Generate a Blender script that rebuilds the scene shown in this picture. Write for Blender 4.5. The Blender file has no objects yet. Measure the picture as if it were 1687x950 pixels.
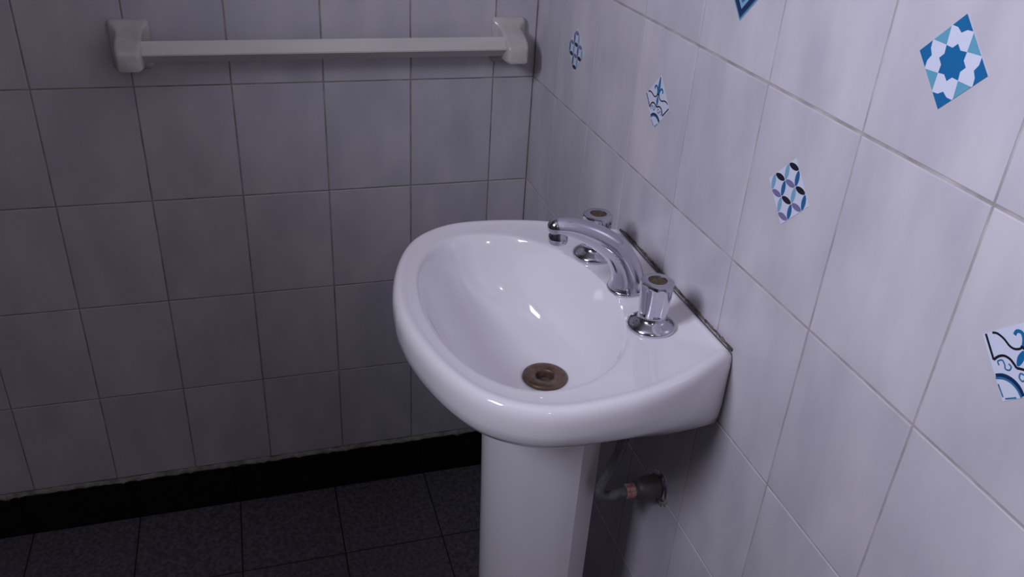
import bpy, bmesh, math, random
from mathutils import Vector, Matrix
random.seed(7)
scene = bpy.context.scene
COL = scene.collection
OZ = 0.905                      # floor is z = 0; measured heights are relative to a tile joint 0.905 m up
YC = -0.607                     # centre line of the washbasin along the right wall

# ------------------------------------------------------------------ camera
cam_d = bpy.data.cameras.new('camera')
cam = bpy.data.objects.new('camera', cam_d); COL.objects.link(cam)
right = Vector((0.95675001, -0.28526073, 0.05705903))
fwd = Vector((0.27549901, 0.82546809, -0.49264868))
up = Vector((0.09343292, 0.48706133, 0.86835566))
M = Matrix(((right.x, up.x, -fwd.x, -0.5024), (right.y, up.y, -fwd.y, -1.4624),
            (right.z, up.z, -fwd.z, 0.4281 + OZ), (0, 0, 0, 1)))
cam.matrix_world = M
cam_d.sensor_width = 36; cam_d.lens = 1400.4 / 1687 * 36
cam_d.clip_start = 0.02
scene.camera = cam

# ------------------------------------------------------------------ world, light, exposure
world = bpy.data.worlds.new('world'); scene.world = world; world.use_nodes = True
bg = world.node_tree.nodes['Background']
bg.inputs[0].default_value = (0.9, 0.86, 0.84, 1); bg.inputs[1].default_value = 0.012
LW = Vector((-1.44, -1.28, 0.97 + OZ))         # daylight through the small window in the left wall
ld = bpy.data.lights.new('window_daylight', 'AREA')
ld.shape = 'RECTANGLE'; ld.size = 0.40; ld.size_y = 0.46; ld.energy = 18
ld.color = (0.84, 0.82, 1.0); ld.spread = math.radians(126)
lo = bpy.data.objects.new('window_daylight', ld); COL.objects.link(lo)
lo.location = LW
lo.rotation_euler = Vector((1, 0, 0)).to_track_quat('-Z', 'Y').to_euler()
pd = bpy.data.lights.new('ceiling_bulb', 'POINT')           # small bulb behind the camera
pd.energy = 2.5; pd.color = (1.0, 0.92, 0.88); pd.shadow_soft_size = 0.025
po = bpy.data.objects.new('ceiling_bulb', pd); COL.objects.link(po); po.location = (-0.42, -2.05, 0.82 + OZ)
vs = scene.view_settings
vs.view_transform = 'Standard'; vs.look = 'None'; vs.gamma = 1; vs.use_curve_mapping = False
vs.exposure = 0.0

# ------------------------------------------------------------------ materials
def mat(name, col, rough=0.5, metal=0.0, spec=0.5, coat=0.0):
    m = bpy.data.materials.new(name); m.use_nodes = True
    b = m.node_tree.nodes['Principled BSDF']
    b.inputs['Base Color'].default_value = (*col, 1)
    b.inputs['Roughness'].default_value = rough
    b.inputs['Metallic'].default_value = metal
    b.inputs['Specular IOR Level'].default_value = spec
    b.inputs['Coat Weight'].default_value = coat
    b.inputs['Coat Roughness'].default_value = 0.05
    return m

def noisy(name, c1, c2, scale, stretch=(1, 1, 1), rot=(0, 0, 0), rough=0.3, spec=0.5, bump=0.0,
          lo_=0.35, hi_=0.7, detail=4, world_space=False, metal=0.0):
    m = mat(name, c1, rough, metal, spec); nt = m.node_tree; N = nt.nodes; L = nt.links
    b = N['Principled BSDF']
    tc = N.new('ShaderNodeTexCoord'); mp = N.new('ShaderNodeMapping')
    mp.inputs['Scale'].default_value = stretch; mp.inputs['Rotation'].default_value = rot
    if world_space:
        L.new(tc.outputs['Object'], mp.inputs['Vector'])
    else:
        oi = N.new('ShaderNodeObjectInfo'); ad = N.new('ShaderNodeVectorMath'); ad.operation = 'ADD'
        mu = N.new('ShaderNodeMath'); mu.operation = 'MULTIPLY'; mu.inputs[1].default_value = 37.0
        L.new(oi.outputs['Random'], mu.inputs[0])
        L.new(tc.outputs['Object'], mp.inputs['Vector']); L.new(mp.outputs[0], ad.inputs[0])
        L.new(mu.outputs[0], ad.inputs[1])
    nz = N.new('ShaderNodeTexNoise'); nz.inputs['Scale'].default_value = scale
    nz.inputs['Detail'].default_value = detail
    L.new((mp if world_space else ad).outputs[0], nz.inputs['Vector'])
    cr = N.new('ShaderNodeValToRGB')
    cr.color_ramp.elements[0].position = lo_; cr.color_ramp.elements[0].color = (*c1, 1)
    cr.color_ramp.elements[1].position = hi_; cr.color_ramp.elements[1].color = (*c2, 1)
    L.new(nz.outputs['Fac'], cr.inputs['Fac']); L.new(cr.outputs[0], b.inputs['Base Color'])
    if bump:
        bp = N.new('ShaderNodeBump'); bp.inputs['Strength'].default_value = bump
        bp.inputs['Distance'].default_value = 0.002
        L.new(nz.outputs['Fac'], bp.inputs['Height']); L.new(bp.outputs[0], b.inputs['Normal'])
    return m

TILE_A, TILE_B = (0.50, 0.49, 0.545), (0.62, 0.605, 0.645)
M_tile_back = noisy('tile_glaze_diagonal', TILE_A, TILE_B, 14, (1, 1, 0.45), (0, 0.7, 0), 0.28, 0.5, 0.015)
M_tile_right = noisy('tile_glaze_streaked', TILE_A, TILE_B, 16, (1, 1.6, 0.4), (0.12, 0, 0), 0.25, 0.5, 0.015)
M_grout_back = noisy('grout_dirty', (0.26, 0.225, 0.19), (0.46, 0.42, 0.38), 30, rough=0.9, world_space=True)
M_grout_right = noisy('grout_grey', (0.30, 0.29, 0.28), (0.50, 0.49, 0.475), 30, rough=0.9, world_space=True)
M_floor = noisy('floor_tile_charcoal', (0.075, 0.072, 0.082), (0.16, 0.155, 0.172), 130, rough=0.6, bump=0.2, detail=6, spec=0.25)
M_floor_grout = mat('floor_grout', (0.022, 0.021, 0.022), 0.9)
M_base = noisy('skirting_black', (0.006, 0.006, 0.007), (0.012, 0.012, 0.014), 60, rough=0.55, spec=0.15)
M_mortar = noisy('mortar', (0.20, 0.18, 0.165), (0.40, 0.37, 0.34), 60, rough=0.95, bump=0.5)
M_porc = mat('white_porcelain', (0.87, 0.86, 0.90), 0.09, 0, 0.5, 0.3)
M_porc_old = noisy('cream_porcelain', (0.52, 0.49, 0.47), (0.66, 0.64, 0.63), 25, rough=0.18, bump=0.05)
M_wood = noisy('white_painted_wood', (0.60, 0.58, 0.56), (0.69, 0.67, 0.65), 40, (0.15, 1, 1), rough=0.45, bump=0.15)
M_chrome = mat('chrome', (0.60, 0.59, 0.67), 0.14, 1.0)
M_brass = noisy('tarnished_bronze', (0.11, 0.068, 0.05), (0.21, 0.14, 0.105), 120, rough=0.42, bump=0.2, metal=0.55)
M_dark = mat('dark_recess', (0.03, 0.028, 0.025), 0.7)
M_gold = noisy('old_gold_button', (0.05, 0.04, 0.02), (0.16, 0.12, 0.06), 300, rough=0.5, metal=0.4)
M_water = mat('standing_water', (0.10, 0.11, 0.105), 0.15, 0, 0.5)
M_seal = noisy('brown_sealant', (0.06, 0.045, 0.035), (0.22, 0.18, 0.15), 90, rough=0.85, bump=0.5)
M_hose = noisy('grey_flexible_hose', (0.10, 0.10, 0.105), (0.16, 0.16, 0.165), 200, rough=0.5)
M_valve = mat('dull_pipe_metal', (0.13, 0.125, 0.125), 0.5, 0.4)
M_tape = noisy('red_printed_tape', (0.36, 0.10, 0.09), (0.62, 0.45, 0.42), 160, (1, 1, 1), rough=0.6)
M_plaster = mat('plaster', (0.34, 0.33, 0.33), 0.9)
M_dado = mat('dark_paint', (0.13, 0.125, 0.125), 0.8)
M_wframe = mat('window_frame_paint', (0.7, 0.7, 0.7), 0.5)
M_hole = noisy('broken_wall_hole', (0.30, 0.29, 0.27), (0.58, 0.56, 0.52), 60, rough=0.95, bump=0.4)
S_white = mat('sticker_white', (0.63, 0.68, 0.81), 0.35)
S_blue = mat('sticker_blue', (0.010, 0.14, 0.34), 0.35)
S_teal = mat('sticker_teal', (0.12, 0.36, 0.50), 0.35)
S_black = mat('sticker_black', (0.010, 0.009, 0.020), 0.35)
S_lilac = mat('sticker_lilac', (0.18, 0.17, 0.32), 0.35)
S_petal = mat('sticker_petal_blue', (0.018, 0.12, 0.30), 0.35)
S_light = mat('sticker_light_teal', (0.20, 0.40, 0.55), 0.35)
S_navy = mat('sticker_navy', (0.006, 0.028, 0.10), 0.35)
S_mid = mat('sticker_mid_blue', (0.035, 0.16, 0.33), 0.35)
STK = [S_white, S_blue, S_teal, S_black, S_lilac, S_petal, S_light, S_navy, S_mid]
WHITE, BLUE, TEAL, BLACK, LILAC, PETAL, LIGHT, NAVY, MID = range(9)

# ------------------------------------------------------------------ helpers
def obj(name, bm, m, parent=None, smooth=False, angle=None):
    me = bpy.data.meshes.new(name)
    bmesh.ops.recalc_face_normals(bm, faces=bm.faces)
    bm.to_mesh(me); bm.free()
    for x in (m if isinstance(m, list) else [m]): me.materials.append(x)
    o = bpy.data.objects.new(name, me); COL.objects.link(o)
    if parent: o.parent = parent
    if smooth:
        for p in me.polygons: p.use_smooth = True
        if angle: me.set_sharp_from_angle(angle=math.radians(angle))
    return o

def empty(name, loc, label=None, cat=None, group=None):
    o = bpy.data.objects.new(name, None); COL.objects.link(o); o.location = loc
    o.empty_display_size = 0.05
    if label: o['label'] = label; o['category'] = cat
    if group: o['group'] = group
    return o

def tag(o, label, cat, group=None):
    o['label'] = label; o['category'] = cat
    if group: o['group'] = group

def box(bm, x0, x1, y0, y1, z0, z1):
    v = [bm.verts.new((x, y, z)) for x in (x0, x1) for y in (y0, y1) for z in (z0, z1)]
    for f in ((0, 1, 3, 2), (4, 6, 7, 5), (0, 4, 5, 1), (2, 3, 7, 6), (0, 2, 6, 4), (1, 5, 7, 3)):
        bm.faces.new([v[i] for i in f])

def slab(w, h, t, bev):
    """bevelled piece: w along local x, h along local z, front at y = 0 facing -y, back at y = t"""
    bm = bmesh.new()
    a, b = w / 2, h / 2
    rings = []
    for (dx, y) in ((bev, 0), (bev * 0.3, bev * 0.3), (0, bev), (0, t)):
        rings.append([bm.verts.new((sx * (a - dx), y, sz * (b - dx))) for sx, sz in ((-1, -1), (1, -1), (1, 1), (-1, 1))])
    bm.faces.new(rings[0])
    for r, s in zip(rings, rings[1:]):
        for i in range(4): bm.faces.new((r[i], r[(i + 1) % 4], s[(i + 1) % 4], s[i]))
    bm.faces.new(rings[-1][::-1])
    return bm

def skin(bm, rings, cap0=True, cap1=True):
    """closed loops of coordinates joined by quads"""
    V = [[bm.verts.new(p) for p in r] for r in rings]
    n = len(V[0])
    for r, s in zip(V, V[1:]):
        for i in range(n): bm.faces.new((r[i], r[(i + 1) % n], s[(i + 1) % n], s[i]))
    if cap0: bm.faces.new(V[0][::-1])
    if cap1: bm.faces.new(V[-1])

def lathe(bm, prof, n=40, c=(0, 0, 0), rfun=None, caps=(True, True)):
    skin(bm, [[(c[0] + r * (rfun(2 * math.pi * i / n, k) if rfun else 1) * math.cos(2 * math.pi * i / n),
                c[1] + r * (rfun(2 * math.pi * i / n, k) if rfun else 1) * math.sin(2 * math.pi * i / n), c[2] + z)
               for i in range(n)] for k, (r, z) in enumerate(prof)], *caps)

def catmull(P, n=8, closed=False):
    P = [Vector(p) for p in P]; out = []
    m = len(P); segs = m if closed else m - 1
    for i in range(segs):
        g = (lambda k: P[k % m]) if closed else (lambda k: P[max(0, min(m - 1, k))])
        p0, p1, p2, p3 = g(i - 1), g(i), g(i + 1), g(i + 2)
        for j in range(n):
            t = j / n
            out.append(0.5 * ((2 * p1) + (p2 - p0) * t + (2 * p0 - 5 * p1 + 4 * p2 - p3) * t * t + (3 * p1 - p0 - 3 * p2 + p3) * t ** 3))
    if not closed: out.append(P[-1].copy())
    return out

def tube(bm, path, radii, n=16, caps=(True, True)):
    path = [Vector(p) for p in path]; rings = []; prev = None
    for i, p in enumerate(path):
        t = (path[min(i + 1, len(path) - 1)] - path[max(i - 1, 0)]).normalized()
        if prev is None:
            a = Vector((0, 0, 1)) if abs(t.z) < 0.9 else Vector((0, 1, 0))
            u = t.cross(a).normalized()
        else:
            u = (prev - t * prev.dot(t)).normalized()
        prev = u; w = t.cross(u)
        r = radii[i] if isinstance(radii, (list, tuple)) else radii
        rings.append([p + (u * math.cos(2 * math.pi * k / n) + w * math.sin(2 * math.pi * k / n)) * r for k in range(n)])
    skin(bm, rings, *caps)

# ------------------------------------------------------------------ the room shell
TW, TH, GAP = 0.1506, 0.20, 0.0024
def structure(name, bm, m):
    o = obj(name, bm, m); o['kind'] = 'structure'; return o

bm = bmesh.new(); box(bm, -1.60, 0.05, 0.0014, 0.06, 0, 2.3)
wall_back = structure('wall_back', bm, M_grout_back)
bm = bmesh.new(); box(bm, 0.0012, 0.06, -2.25, 0.0, 0, 2.3)
wall_right = structure('wall_right', bm, M_grout_right)
bm = bmesh.new(); box(bm, -1.60, 0.06, -2.35, 0.06, 2.3, 2.36)
ceiling = structure('ceiling', bm, M_plaster)
bm = bmesh.new(); box(bm, -1.60, 0.06, -2.35, -2.25, 0, 2.3)
wall_rear = structure('wall_rear', bm, M_dado)
bm = bmesh.new(); box(bm, -1.60, 0.05, -2.25, 0.05, -0.06, -0.0012)
floor = structure('floor', bm, M_floor_grout)
# left wall with the window opening the daylight comes through
bm = bmesh.new()
wy0, wy1, wz0, wz1 = LW.y - 0.22, LW.y + 0.22, LW.z - 0.25, LW.z + 0.25
box(bm, -1.60, -1.45, -2.25, wy0, 0, 2.3); box(bm, -1.60, -1.45, wy1, 0.0, 0, 2.3)
box(bm, -1.60, -1.45, wy0, wy1, 0, wz0); box(bm, -1.60, -1.45, wy0, wy1, wz1, 2.3)
wall_left = structure('wall_left', bm, M_dado)
bm = bmesh.new()
for a, b, c, d in ((wy0, wy0 + 0.015, wz0, wz1), (wy1 - 0.015, wy1, wz0, wz1), (wy0 + 0.015, wy1 - 0.015, wz0, wz0 + 0.015), (wy0 + 0.015, wy1 - 0.015, wz1 - 0.015, wz1)):
    box(bm, -1.53, -1.49, a, b, c, d)
win = structure('window_1', bm, M_wframe)

tile_meshes = {}
def place_piece(name, key, w, h, t, bev, m, parent, loc, rotz, jit=0.0018):
    if key not in tile_meshes:
        o = obj(name, slab(w, h, t, bev), m, parent); tile_meshes[key] = o.data
    else:
        o = bpy.data.objects.new(name, tile_meshes[key]); COL.objects.link(o); o.parent = parent
    o.location = loc
    o.rotation_euler = (random.uniform(-jit, jit), 0, rotz + random.uniform(-jit, jit))
    return o

for r in range(7):                                   # back wall, rows upward from the skirting
    zc = OZ - 0.8 + TH * (r + 0.5)
    place_piece('tile', 'b_cut', 0.0762 - GAP, TH - GAP, 0.006, 0.0010, M_tile_back, wall_back, (-0.0762 / 2, 0, zc), 0)
    for n in range(9):
        place_piece('tile', 'b_full', TW - GAP, TH - GAP, 0.006, 0.0010, M_tile_back, wall_back,
                    (-(0.0762 + TW * (n + 0.5)), 0, zc), 0)
for r in range(7):                                   # right wall
    zc = OZ - 0.8 + TH * (r + 0.5)
    place_piece('tile', 'r_cut', 0.1259 - GAP, TH - GAP * 1.2, 0.006, 0.0010, M_tile_right, wall_right, (0, -0.1259 / 2, zc), -math.pi / 2)
    for n in range(13):
        place_piece('tile', 'r_full', TW - GAP * 0.8, TH - GAP * 1.2, 0.006, 0.0010, M_tile_right, wall_right,
                    (0, -(0.1259 + TW * (n + 0.5)), zc), -math.pi / 2)
# floor tiles
for i in range(8):
    for j in range(11):
        o = place_piece('tile', 'f_full', 0.2 - 0.003, 0.2 - 0.003, 0.006, 0.0008, M_floor, floor, (-0.1 - 0.2 * i, -0.105 - 0.2 * j, 0), 0, 0)
        o.rotation_euler = (-math.pi / 2, 0, 0)
# black skirting tiles
bm = bmesh.new(); box(bm, -1.5, -0.001, -0.003, -0.0002, 0, 0.096)
base_back = structure('baseboard_back', bm, M_base)
for i in range(8):
    place_piece('tile', 's_full', 0.2 - 0.0015, 0.098, 0.006, 0.0012, M_base, base_back, (-0.108 - 0.2 * i, -0.0095, 0.0495), 0, 0.001)
bm = bmesh.new(); box(bm, -0.003, -0.0002, -2.1, -0.01, 0, 0.096)
base_right = structure('baseboard_right', bm, M_base)
for i in range(10):
    place_piece('tile', 's_full', 0.2 - 0.0015, 0.098, 0.006, 0.0012, M_base, base_right, (-0.0095, -0.115 - 0.2 * i, 0.0495), -math.pi / 2, 0.001)

def mortar(parent, along_x, length):
    bm = bmesh.new(); rings = []; n = 160
    for i in range(n + 1):
        s = -length * i / n
        a = 0.0975 + random.uniform(-0.0022, 0.0008) - (0.002 if random.random() < 0.15 else 0)
        b = 0.1055 + random.uniform(-0.0014, 0.0016)
        d = 0.0075 + random.uniform(-0.002, 0.0025)
        prof = ((0, a - 0.004), (d, a), (d * 0.8, (a + b) / 2), (0.0012, b), (0, b))
        rings.append([((s, -q, z) if along_x else (-q, s, z)) for q, z in prof])
    skin(bm, rings)
    return obj('mortar_line', bm, M_mortar, parent, True)
mortar(base_back, True, 1.45); mortar(base_right, False, 2.1)

# ------------------------------------------------------------------ washbasin
C0 = (-0.19, 0.0)
half = [(0, .164), (-.03, .181), (-.065, .199), (-.109, .2155), (-.15, .2255), (-.2, .230), (-.24, .2265), (-.275, .211),
        (-.305, .184), (-.328, .143), (-.345, .092), (-.355, .042), (-.358, 0)]
bowl_half = [(-.083, 0), (-.089, .055), (-.110, .112), (-.140, .152), (-.178, .177), (-.222, .186), (-.256, .177), (-.283, .154), (-.304, .118), (-.319, .065), (-.325, 0)]
ped_half = [(0, .085), (-.06, .088), (-.12, .09), (-.17, .086), (-.21, .070), (-.236, .042), (-.246, 0)]
def sym(h): return [(x, y) for x, y in h] + [(x, -y) for x, y in reversed(h) if y > 0]
def loop_open(h):
    p = catmull([(x, y, 0) for x, y in h], 8); p = [(v.x, v.y) for v in p]
    return p + [(x, -y) for x, y in reversed(p[:-1])]            # wall corner .. front .. wall corner
def loop_closed(h):
    q = [(x, y, 0) for x, y in h] + [(x, -y, 0) for x, y in reversed(h[1:-1])]
    return [(v.x, v.y) for v in catmull(q, 8, True)]
POLY_O, POLY_P, POLY_B = loop_open(half), loop_open(ped_half), loop_closed(bowl_half)
def hit(poly, th):
    dx, dy = math.cos(th), math.sin(th); best = None
    for i in range(len(poly)):
        (ax, ay), (bx, by) = poly[i], poly[(i + 1) % len(poly)]
        ex, ey = bx - ax, by - ay; den = dx * ey - dy * ex
        if abs(den) < 1e-12: continue
        t = ((ax - C0[0]) * ey - (ay - C0[1]) * ex) / den; s = ((ax - C0[0]) * dy - (ay - C0[1]) * dx) / den
        if t > 0 and -1e-6 <= s <= 1 + 1e-6 and (best is None or t > best): best = t
    return (C0[0] + dx * best, C0[1] + dy * best)
ca = math.atan2(.164, .19)
ANG = [-ca + 2 * ca * i / 36 for i in range(36)] + [ca + (2 * math.pi - 2 * ca) * i / 148 for i in range(148)]
LO = [hit(POLY_O, a) for a in ANG]; LB = [hit(POLY_B, a) for a in ANG]; LP = [hit(POLY_P, a) for a in ANG]
LD = [(-.162 + .031 * math.cos(a), .031 * math.sin(a)) for a in ANG]
def sm(x): x = max(0, min(1, x)); return x * x * (3 - 2 * x)
rings = [[(-.162 + r * math.cos(a), r * math.sin(a), z) for a in ANG] for r, z in ((.0128, -.262), (.0128, -.2245), (.0285, -.2240))]
# inside of the bowl, drain to lip
for t, zb, zq in ((1.0, -.2225, -.2225), (.97, -.2215, -.2215), (.85, -.2195, -.2185), (.7, -.2175, -.2125), (.55, -.2145, -.2025), (.42, -.208, -.190), (.31, -.196, -.1745),
                  (.22, -.176, -.158), (.15, -.151, -.141), (.10, -.131, -.126), (.065, -.117, -.1152), (.035, -.107, -.1065), (.012, -.102, -.1018)):
    ring = []
    for a, b, d in zip(ANG, LB, LD):          # steep behind the drain, gentle towards the front
        g = sm((1 - math.cos(a)) / 2)
        ring.append((b[0] + (d[0] - b[0]) * t, b[1] + (d[1] - b[1]) * t, zb + (zq - zb) * g))
    rings.append(ring)
# deck, slightly dished, with a soft raised edge
def inset(p, e):
    dx, dy = p[0] - C0[0], p[1] - C0[1]; l = math.hypot(dx, dy); return (p[0] - dx / l * e, p[1] - dy / l * e)
for t, z in ((0.0, -.1000), (.08, -.0992), (.25, -.0986)):
    rings.append([(b[0] + (inset(o, .016)[0] - b[0]) * t, b[1] + (inset(o, .016)[1] - b[1]) * t, z) for b, o in zip(LB, LO)])
for e, z in ((.020, -.0980), (.016, -.0968), (.012, -.0958), (.0085, -.0958), (.0055, -.0972), (.003, -.0998), (.001, -.1040), (0, -.110)):
    rings.append([(*inset(o, e), z) for o in LO])
front = ((0, -.116), (.003, -.128), (.022, -.141), (.075, -.152), (.18, -.164), (.40, -.1855), (.55, -.199), (.72, -.212), (.88, -.223), (.985, -.231))
wallp = ((0, -.118), (0, -.134), (.0, -.154), (.0, -.173), (.01, -.189), (.03, -.2000), (.09, -.206), (.4, -.214), (.75, -.222), (.95, -.231))
for (tf, zf), (tw, zw) in zip(front, wallp):
    ring = []
    for o, p in zip(LO, LP):
        w = max(0, 1 + o[0] / .20) ** 1.7
        t = tf + (tw - tf) * w; z = zf + (zw - zf) * w
        ring.append((o[0] + (p[0] - o[0]) * t, o[1] + (p[1] - o[1]) * t, z))
    rings.append(ring)
for r, z in ((.022, -.2325), (.022, -.275)):                # outlet spigot inside the pedestal
    rings.append([(-.162 + r * math.cos(a), r * math.sin(a), z) for a in ANG])
basin = empty('washbasin', (-0.0015, YC, OZ - .30), 'white porcelain pedestal washbasin fixed to the right tiled wall', 'washbasin')
def up3(r): return [(x, y, z + .30) for x, y, z in r]
bm = bmesh.new(); skin(bm, [up3(r) for r in rings])
bowl = obj('bowl', bm, M_porc, basin, True, 60)
# brown sealant where the deck meets the tiles
bm = bmesh.new()
pts = []; rad = []
for i in range(90):
    y = -.160 + .310 * i / 89
    pts.append((0.0003, y, .2035 + random.uniform(-.0006, .0006))); rad.append(.0015 * random.uniform(.6, 1.4) * (1 if y < .12 else .6))
for k in range(10):
    pts.append((0.0006, .1665 - .001 * k, .200 - .0095 * k)); rad.append(.0015)
tube(bm, pts, rad, 8)
obj('sealant', bm, M_seal, basin, True)['label'] = 'dirty brown sealant line'
# bronze drain
bm = bmesh.new()
lathe(bm, ((.0118, -.020), (.0118, -.0005), (.0135, .0016), (.020, .0030), (.0265, .0026), (.0292, .0008), (.0298, -.002)), 48, (-.162, 0, .0795), caps=(False, False))
dr = obj('drain_flange', bm, M_brass, basin, True, 50); dr['label'] = 'tarnished bronze drain ring'
bm = bmesh.new(); lathe(bm, ((.0120, -.030), (.0120, -.011)), 32, (-.162, 0, .0795))
obj('drain_hole', bm, M_water, dr, True, 40)
dr.parent = basin

# ------------------------------------------------------------------ pedestal
ped = empty('pedestal', (-.0, YC, 0), 'white porcelain pedestal column under the washbasin', 'pedestal')
def ped_ring(z, sx, sy, x_back=-.131):
    f = [(x_back, .078 * sy), (x_back - .02, .0785 * sy), (-.175, .074 * sy), (-.207, .062 * sy), (-.230, .040 * sy), (-.243, .014 * sy)]
    p = catmull([(x, y, 0) for x, y in f] + [(x, -y, 0) for x, y in reversed(f)], 6)
    outer = [(x_back + (v.x - x_back) * sx, v.y, z) for v in p]
    inner = [(x_back + (v.x - x_back) * sx * .86, v.y * .87, z) for v in reversed(p)]
    return outer + inner
bm = bmesh.new()
H0 = OZ - .2325
skin(bm, [ped_ring(z, a, b) for z, a, b in ((0, 1.10, 1.20), (.03, 1.08, 1.18), (.05, 1.0, 1.08), (.10, .94, 1.02), (.3, .93, .98), (.5, .97, .98), (H0, 1.01, 1.0))])
obj('column', bm, M_porc, ped, True, 40)
bm = bmesh.new()
for s in (-1, 1):
    out = [(-.155, s * .069), (-.132, s * .069), (-.086, s * .034), (-.155, s * .034)]
    skin(bm, [[(x, y, z) for x, y in out] for z in (0, OZ - .2325)])
obj('rear_flange', bm, M_porc, ped, True, 30)

# ------------------------------------------------------------------ chrome taps
DECK = OZ - .0985
def fl(th, k):
    return 1.0 if k in FLAT else 1 - .13 * max(0, math.cos(6 * th)) ** .8
def tap(loc, rot, label):
    global FLAT
    t = empty('tap', loc, label, 'tap', 'chrome tap handles'); t.rotation_euler = (0, 0, rot)
    bm = bmesh.new()
    lathe(bm, ((.0285, 0), (.0292, .002), (.0285, .0045), (.025, .0075), (.0195, .0105), (.0165, .0125), (.0160, .018)), 48)
    obj('escutcheon', bm, M_chrome, t, True, 60)
    bm = bmesh.new(); FLAT = ()
    lathe(bm, ((.0150, .0165), (.0168, .0180), (.0176, .022), (.0192, .050), (.0202, .0555), (.0203, .0585), (.0196, .0610), (.0180, .0620), (.0112, .0622), (.0108, .0605)), 96,
          rfun=lambda th, k: (1 - .15 * max(0, math.cos(6 * th)) ** .8 * (1, 1, 1, 1, .55, .25, .22, .2, 0, 0)[k]))
    obj('grip', bm, M_chrome, t, True, 35)
    bm = bmesh.new(); lathe(bm, ((.0105, .0600), (.0105, .0612), (.009, .0609), (.006, .0607)), 32)
    obj('index_button', bm, M_gold, t, True, 35)['label'] = 'dark gold index button'
    return t
tap((-.071, YC - .0905, DECK), .35, 'chrome fluted tap nearest the camera on the basin deck')
tap((-.071, YC + .095, DECK), .1, 'chrome fluted tap behind the spout, towards the corner')

sp = empty('faucet_spout', (-.064, YC, DECK), 'curved chrome spout between the two taps', 'faucet')
ctr = catmull([(0, 0, .004), (-.001, 0, .018), (-.007, 0, .036), (-.020, 0, .0555), (-.040, 0, .072), (-.062, 0, .0845), (-.083, 0, .0925), (-.102, 0, .0955)], 8)
n = len(ctr)
prof = [(0, .0240), (.08, .0220), (.3, .0188), (.55, .0160), (.8, .0130), (1, .0112)]
def interp(s):
    for (a, ra), (b, rb) in zip(prof, prof[1:]):
        if s <= b: return ra + (rb - ra) * (s - a) / (b - a)
    return prof[-1][1]
bm = bmesh.new()
path = list(ctr); rad = [interp(i / (n - 1)) for i in range(n)]
d = (ctr[-1] - ctr[-2]).normalized()
for k in range(1, 8):
    a = k / 7.2 * math.pi / 2
    path.append(ctr[-1] + d * .0112 * math.sin(a)); rad.append(.0112 * math.cos(a))
tube(bm, path, rad, 32)
obj('arm', bm, M_chrome, sp, True, 60)
bm = bmesh.new(); lathe(bm, ((.0245, 0), (.0250, .0015), (.0245, .0035), (.0225, .005)), 40)
obj('base_ring', bm, M_chrome, sp, True, 40)
bm = bmesh.new(); lathe(bm, ((.0080, .0745), (.0110, .0745), (.0118, .0760), (.0118, .0835), (.0105, .0860), (.0095, .093)), 36, (-.099, 0, 0))
obj('aerator', bm, M_chrome, sp, True, 40)

# ------------------------------------------------------------------ water supply under the basin
wv = empty('water_supply', (0, -.671, OZ - .388), 'dull metal wall pipe stub with flexible hose below the basin', 'pipe')
def along_x(prof, n=32):
    bm = bmesh.new()
    skin(bm, [[(x, r * math.cos(2 * math.pi * i / n), r * math.sin(2 * math.pi * i / n)) for i in range(n)] for x, r in prof])
    return bm
obj('wall_flange', along_x(((-.0003, .0225), (-.002, .0225), (-.0045, .019), (-.005, .015))), M_chrome, wv, True, 40)
obj('coupling', along_x(((-.004, .0150), (-.006, .0168), (-.030, .0168), (-.036, .014), (-.038, .0105), (-.041, .0105))), M_valve, wv, True, 40)
obj('tape_band', along_x(((-.040, .0098), (-.0405, .0104), (-.0525, .0104), (-.053, .0098))), M_tape, wv, True, 40)['label'] = 'red and white printed band'
bm = bmesh.new()
hp = catmull([(-.052, 0, .0), (-.066, 0, -.001), (-.080, .0, -.003), (-.091, 0, .004), (-.092, .001, .018), (-.084, .002, .036), (-.072, .003, .066), (-.066, .005, .095), (-.064, .007, .118)], 8)
tube(bm, hp, .0072, 14)
obj('hose', bm, M_hose, wv, True)['label'] = 'grey flexible hose'
# ragged hole in the tiling round the pipe
bm = bmesh.new()
vc = []
for i in range(28):
    a = 2 * math.pi * i / 28; r = .027 * random.uniform(.75, 1.1)
    vc.append((-.0004, r * math.cos(a), r * math.sin(a) * 1.15 - .003))
skin(bm, [[(x + .002, y, z) for x, y, z in vc], vc, [(-.0012, y * .7, z * .7) for x, y, z in vc]])
obj('plaster_patch', bm, M_hole, wv, True)['label'] = 'ragged grey filler round the pipe'

# ------------------------------------------------------------------ towel bar
bar = empty('towel_bar', (-.362, 0, OZ + .0675), 'white square wooden towel bar on cream ceramic brackets', 'towel bar')
def bracket(x):
    bm = bmesh.new()
    def ringp(hw, z0, z1, y, r=.006):
        pts = []
        for sx, sz, a0 in ((1, 1, 0), (-1, 1, 90), (-1, -1, 180), (1, -1, 270)):
            for k in range(5):
                a = math.radians(a0 + 22.5 * k)
                pts.append((x + sx * (hw - r) + r * math.cos(a), y, (z1 - r if sz > 0 else z0 + r) + r * math.sin(a)))
        return pts
    skin(bm, [ringp(.030, -.036, .040, -.0002, .007), ringp(.030, -.036, .040, -.006, .007), ringp(.0275, -.033, .036, -.010, .007),
              ringp(.0205, -.030, .029, -.014, .006), ringp(.0195, -.028, .025, -.022, .006), ringp(.0195, -.026, .021, -.040, .006),
              ringp(.0195, -.0255, .016, -.054, .006), ringp(.0185, -.025, .010, -.066, .006), ringp(.0165, -.0235, .003, -.072, .005), ringp(.013, -.020, -.003, -.0735, .004)])
    return obj('bracket', bm, M_porc_old, bar, True, 50)
bracket(-.671 + .362); bracket(-.054 + .362)
bm = bmesh.new()
box(bm, -.656 + .362, -.069 + .362, -.0122, .0122, -.0122, .0122)
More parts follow.
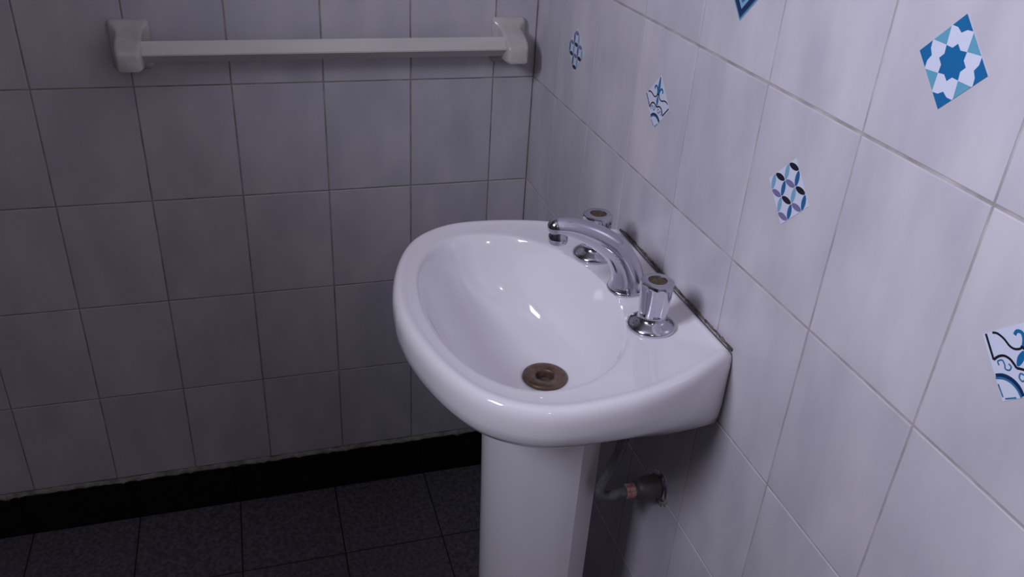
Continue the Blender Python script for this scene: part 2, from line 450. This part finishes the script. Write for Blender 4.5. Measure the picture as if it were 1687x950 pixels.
bmesh.ops.bevel(bm, geom=list(bm.edges), offset=.0012, segments=2, affect='EDGES')
rod = obj('rod', bm, M_wood, bar, True, 40)
rod.location = (0, -.045, 0); rod.rotation_euler = (math.radians(-40), 0, 0)
rod['label'] = 'white painted wooden rod'

# ------------------------------------------------------------------ tile stickers (flat printed squares set on their corner)
A = .0354
class Print:
    def __init__(s): s.bm = bmesh.new(); s.layer = 0
    def poly(s, pts, mi, lift=0):
        e = .00030 + .00006 * lift
        vs_ = [s.bm.verts.new((-e, -h * A, v * A)) for h, v in pts]
        f = s.bm.faces.new(vs_); f.material_index = mi
    def base(s, mi, k=1.0):
        p = [(0, k), (k, 0), (0, -k), (-k, 0)]
        r = [[(-.00024, -h * A, v * A) for h, v in p], [(0.0002, -h * A, v * A) for h, v in p]]
        V = [[s.bm.verts.new(q) for q in ring] for ring in r]
        s.bm.faces.new(V[0]).material_index = mi; s.bm.faces.new(V[1][::-1]).material_index = mi
        for i in range(4):
            s.bm.faces.new((V[0][i], V[1][i], V[1][(i + 1) % 4], V[0][(i + 1) % 4])).material_index = mi
    def stroke(s, pts, w, mi, lift=0, n=6, taper=False):
        P = catmull([(x, y, 0) for x, y in pts], n) if len(pts) > 2 else [Vector((x, y, 0)) for x, y in pts]
        L, R = [], []
        for i, p in enumerate(P):
            t = (P[min(i + 1, len(P) - 1)] - P[max(i - 1, 0)]).normalized(); q = Vector((-t.y, t.x, 0))
            k = w / 2 * (1 if not taper else .25 + .75 * math.sin(math.pi * i / (len(P) - 1)))
            L.append(p + q * k); R.append(p - q * k)
        for i in range(len(P) - 1):
            s.poly([(a.x, a.y) for a in (L[i], L[i + 1], R[i + 1], R[i])], mi, lift)
    def done(s, name, y, z, label, rot=0, group=None):
        me = bpy.data.meshes.new(name); s.bm.to_mesh(me); s.bm.free()
        for m in STK: me.materials.append(m)
        o = bpy.data.objects.new(name, me); COL.objects.link(o)
        o.location = (-.0003, y, z + OZ); o.rotation_euler = (rot, 0, 0)
        tag(o, label, 'sticker', 'blue printed tile stickers')
        return o

def sq(u, v):            # square coordinates (-.5 .. .5 along the sides) to diamond coordinates
    return (u - v, u + v)
def star_sticker(y, z, label):
    s = Print(); s.base(WHITE)
    def sr(k): return (.295 if k % 4 == 0 else .276) if k % 2 == 0 else .215
    s.poly([sq(sr(k) * math.cos(math.pi * k / 8), sr(k) * math.sin(math.pi * k / 8)) for k in range(16)], BLUE, 1)
    for q in range(4):
        c, d = math.cos(q * math.pi / 2), math.sin(q * math.pi / 2)
        R = lambda u, v: sq(u * c - v * d, u * d + v * c)
        s.poly([R(.5, .5), R(.21, .5), R(.285, .417), R(.309, .309), R(.417, .285), R(.5, .21)], BLUE, 1)
        s.poly([R(.5, .185), R(.30, .0), R(.5, -.185)], TEAL, 1)
    return s.done('tile_sticker', y, z, label)
def petal_sticker(y, z, label, rot=0):
    s = Print(); s.base(WHITE); U = .5
    def petal(h, v, mi, vertical):
        pts = []
        for k in range(14):
            a = 2 * math.pi * k / 14; l, w = .46 * math.cos(a), .185 * math.sin(a) * (.75 + .25 * abs(math.sin(a)))
            pts.append(((h + (w if vertical else l)) * U, (v + (l if vertical else w)) * U))
        s.poly(pts, mi, 1)
    for h, v, mi in ((0, 1.5, BLACK), (-1, .5, BLACK), (0, .5, LILAC), (1, .5, BLACK), (-1, -.5, LILAC), (0, -.5, BLACK), (1, -.5, LILAC), (0, -1.5, LILAC)):
        petal(h, v, mi, False)
    for h, v, mi in ((-.5, 1, LIGHT), (.5, 1, PETAL), (-1.5, 0, LIGHT), (-.5, 0, PETAL), (.5, 0, LIGHT), (1.5, 0, PETAL), (-.5, -1, LIGHT), (.5, -1, PETAL)):
        petal(h, v, mi, True)
    return s.done('tile_sticker', y, z, label, rot)
def ornate_sticker(y, z, label):
    s = Print(); s.base(WHITE)
    for m in (-1, 1):
        K = lambda P: [(-m * x, yy) for x, yy in P]
        s.stroke(K([(-.93, .06), (-.54, -.33)]), .055, BLACK, 1)
        s.stroke(K([(-.54, -.33), (-.47, -.20), (-.36, -.11), (-.22, -.09), (-.10, -.125), (0, -.17)]), .055, BLACK, 2)
        s.stroke(K([(-.80, .17), (-.69, .22), (-.51, .21), (-.33, .15), (-.20, .16), (-.09, .24), (-.06, .34)]), .05, BLACK, 1)
        s.stroke(K([(-.32, .42), (-.30, .52), (-.19, .55), (-.10, .46), (-.05, .32)]), .075, BLUE, 3)
        s.stroke(K([(-.38, -.36), (-.44, -.30), (-.36, -.22), (-.27, -.27), (-.22, -.34), (-.13, -.31), (-.12, -.22), (-.20, -.20)]), .035, MID, 1)
        s.stroke(K([(-.24, -.73), (-.03, -.91)]), .035, MID, 1)
    s.stroke([(-.36, -.61), (-.2, -.50), (0, -.46), (.2, -.50), (.36, -.61)], .10, NAVY, 1)
    s.stroke([(-.34, -.65), (-.19, -.555), (0, -.515), (.19, -.555), (.34, -.65)], .05, MID, 2)
    s.stroke([(0, -.12), (0, 0), (0, .12), (0, .24)], .15, BLUE, 3, taper=True)
    s.stroke([(0, .30), (0, .5), (0, .7), (0, .94)], .16, BLUE, 4, taper=True)
    s.stroke([(-.10, .29), (.10, .29)], .06, BLACK, 5)
    return s.done('tile_sticker', y, z, label)
def nested_sticker(y, z, label):
    s = Print(); s.base(LIGHT, 1.0)
    for k, (r, mi) in enumerate(((.955, MID), (.90, NAVY), (.66, LIGHT), (.50, MID), (.34, NAVY), (.16, WHITE))):
        s.poly([(0, r), (r, 0), (0, -r), (-r, 0)], mi, 1 + k)
    return s.done('tile_sticker', y, z, label)
star_sticker(-.9535, .2815, 'blue and teal eight-pointed star sticker, high on the right wall')
petal_sticker(-.8, .1125, 'petal lattice sticker with black, lilac and blue leaves above the near tap')
petal_sticker(-.1985, .0985, 'petal lattice sticker beside the room corner near the towel bar', math.pi)
ornate_sticker(-.4975, .108, 'ornate blue scroll sticker above the far tap')
ornate_sticker(-1.0955, .1095, 'ornate blue scroll sticker cut by the right edge of the photo')
nested_sticker(-.655, .281, 'nested navy diamond sticker cut by the top edge of the photo')
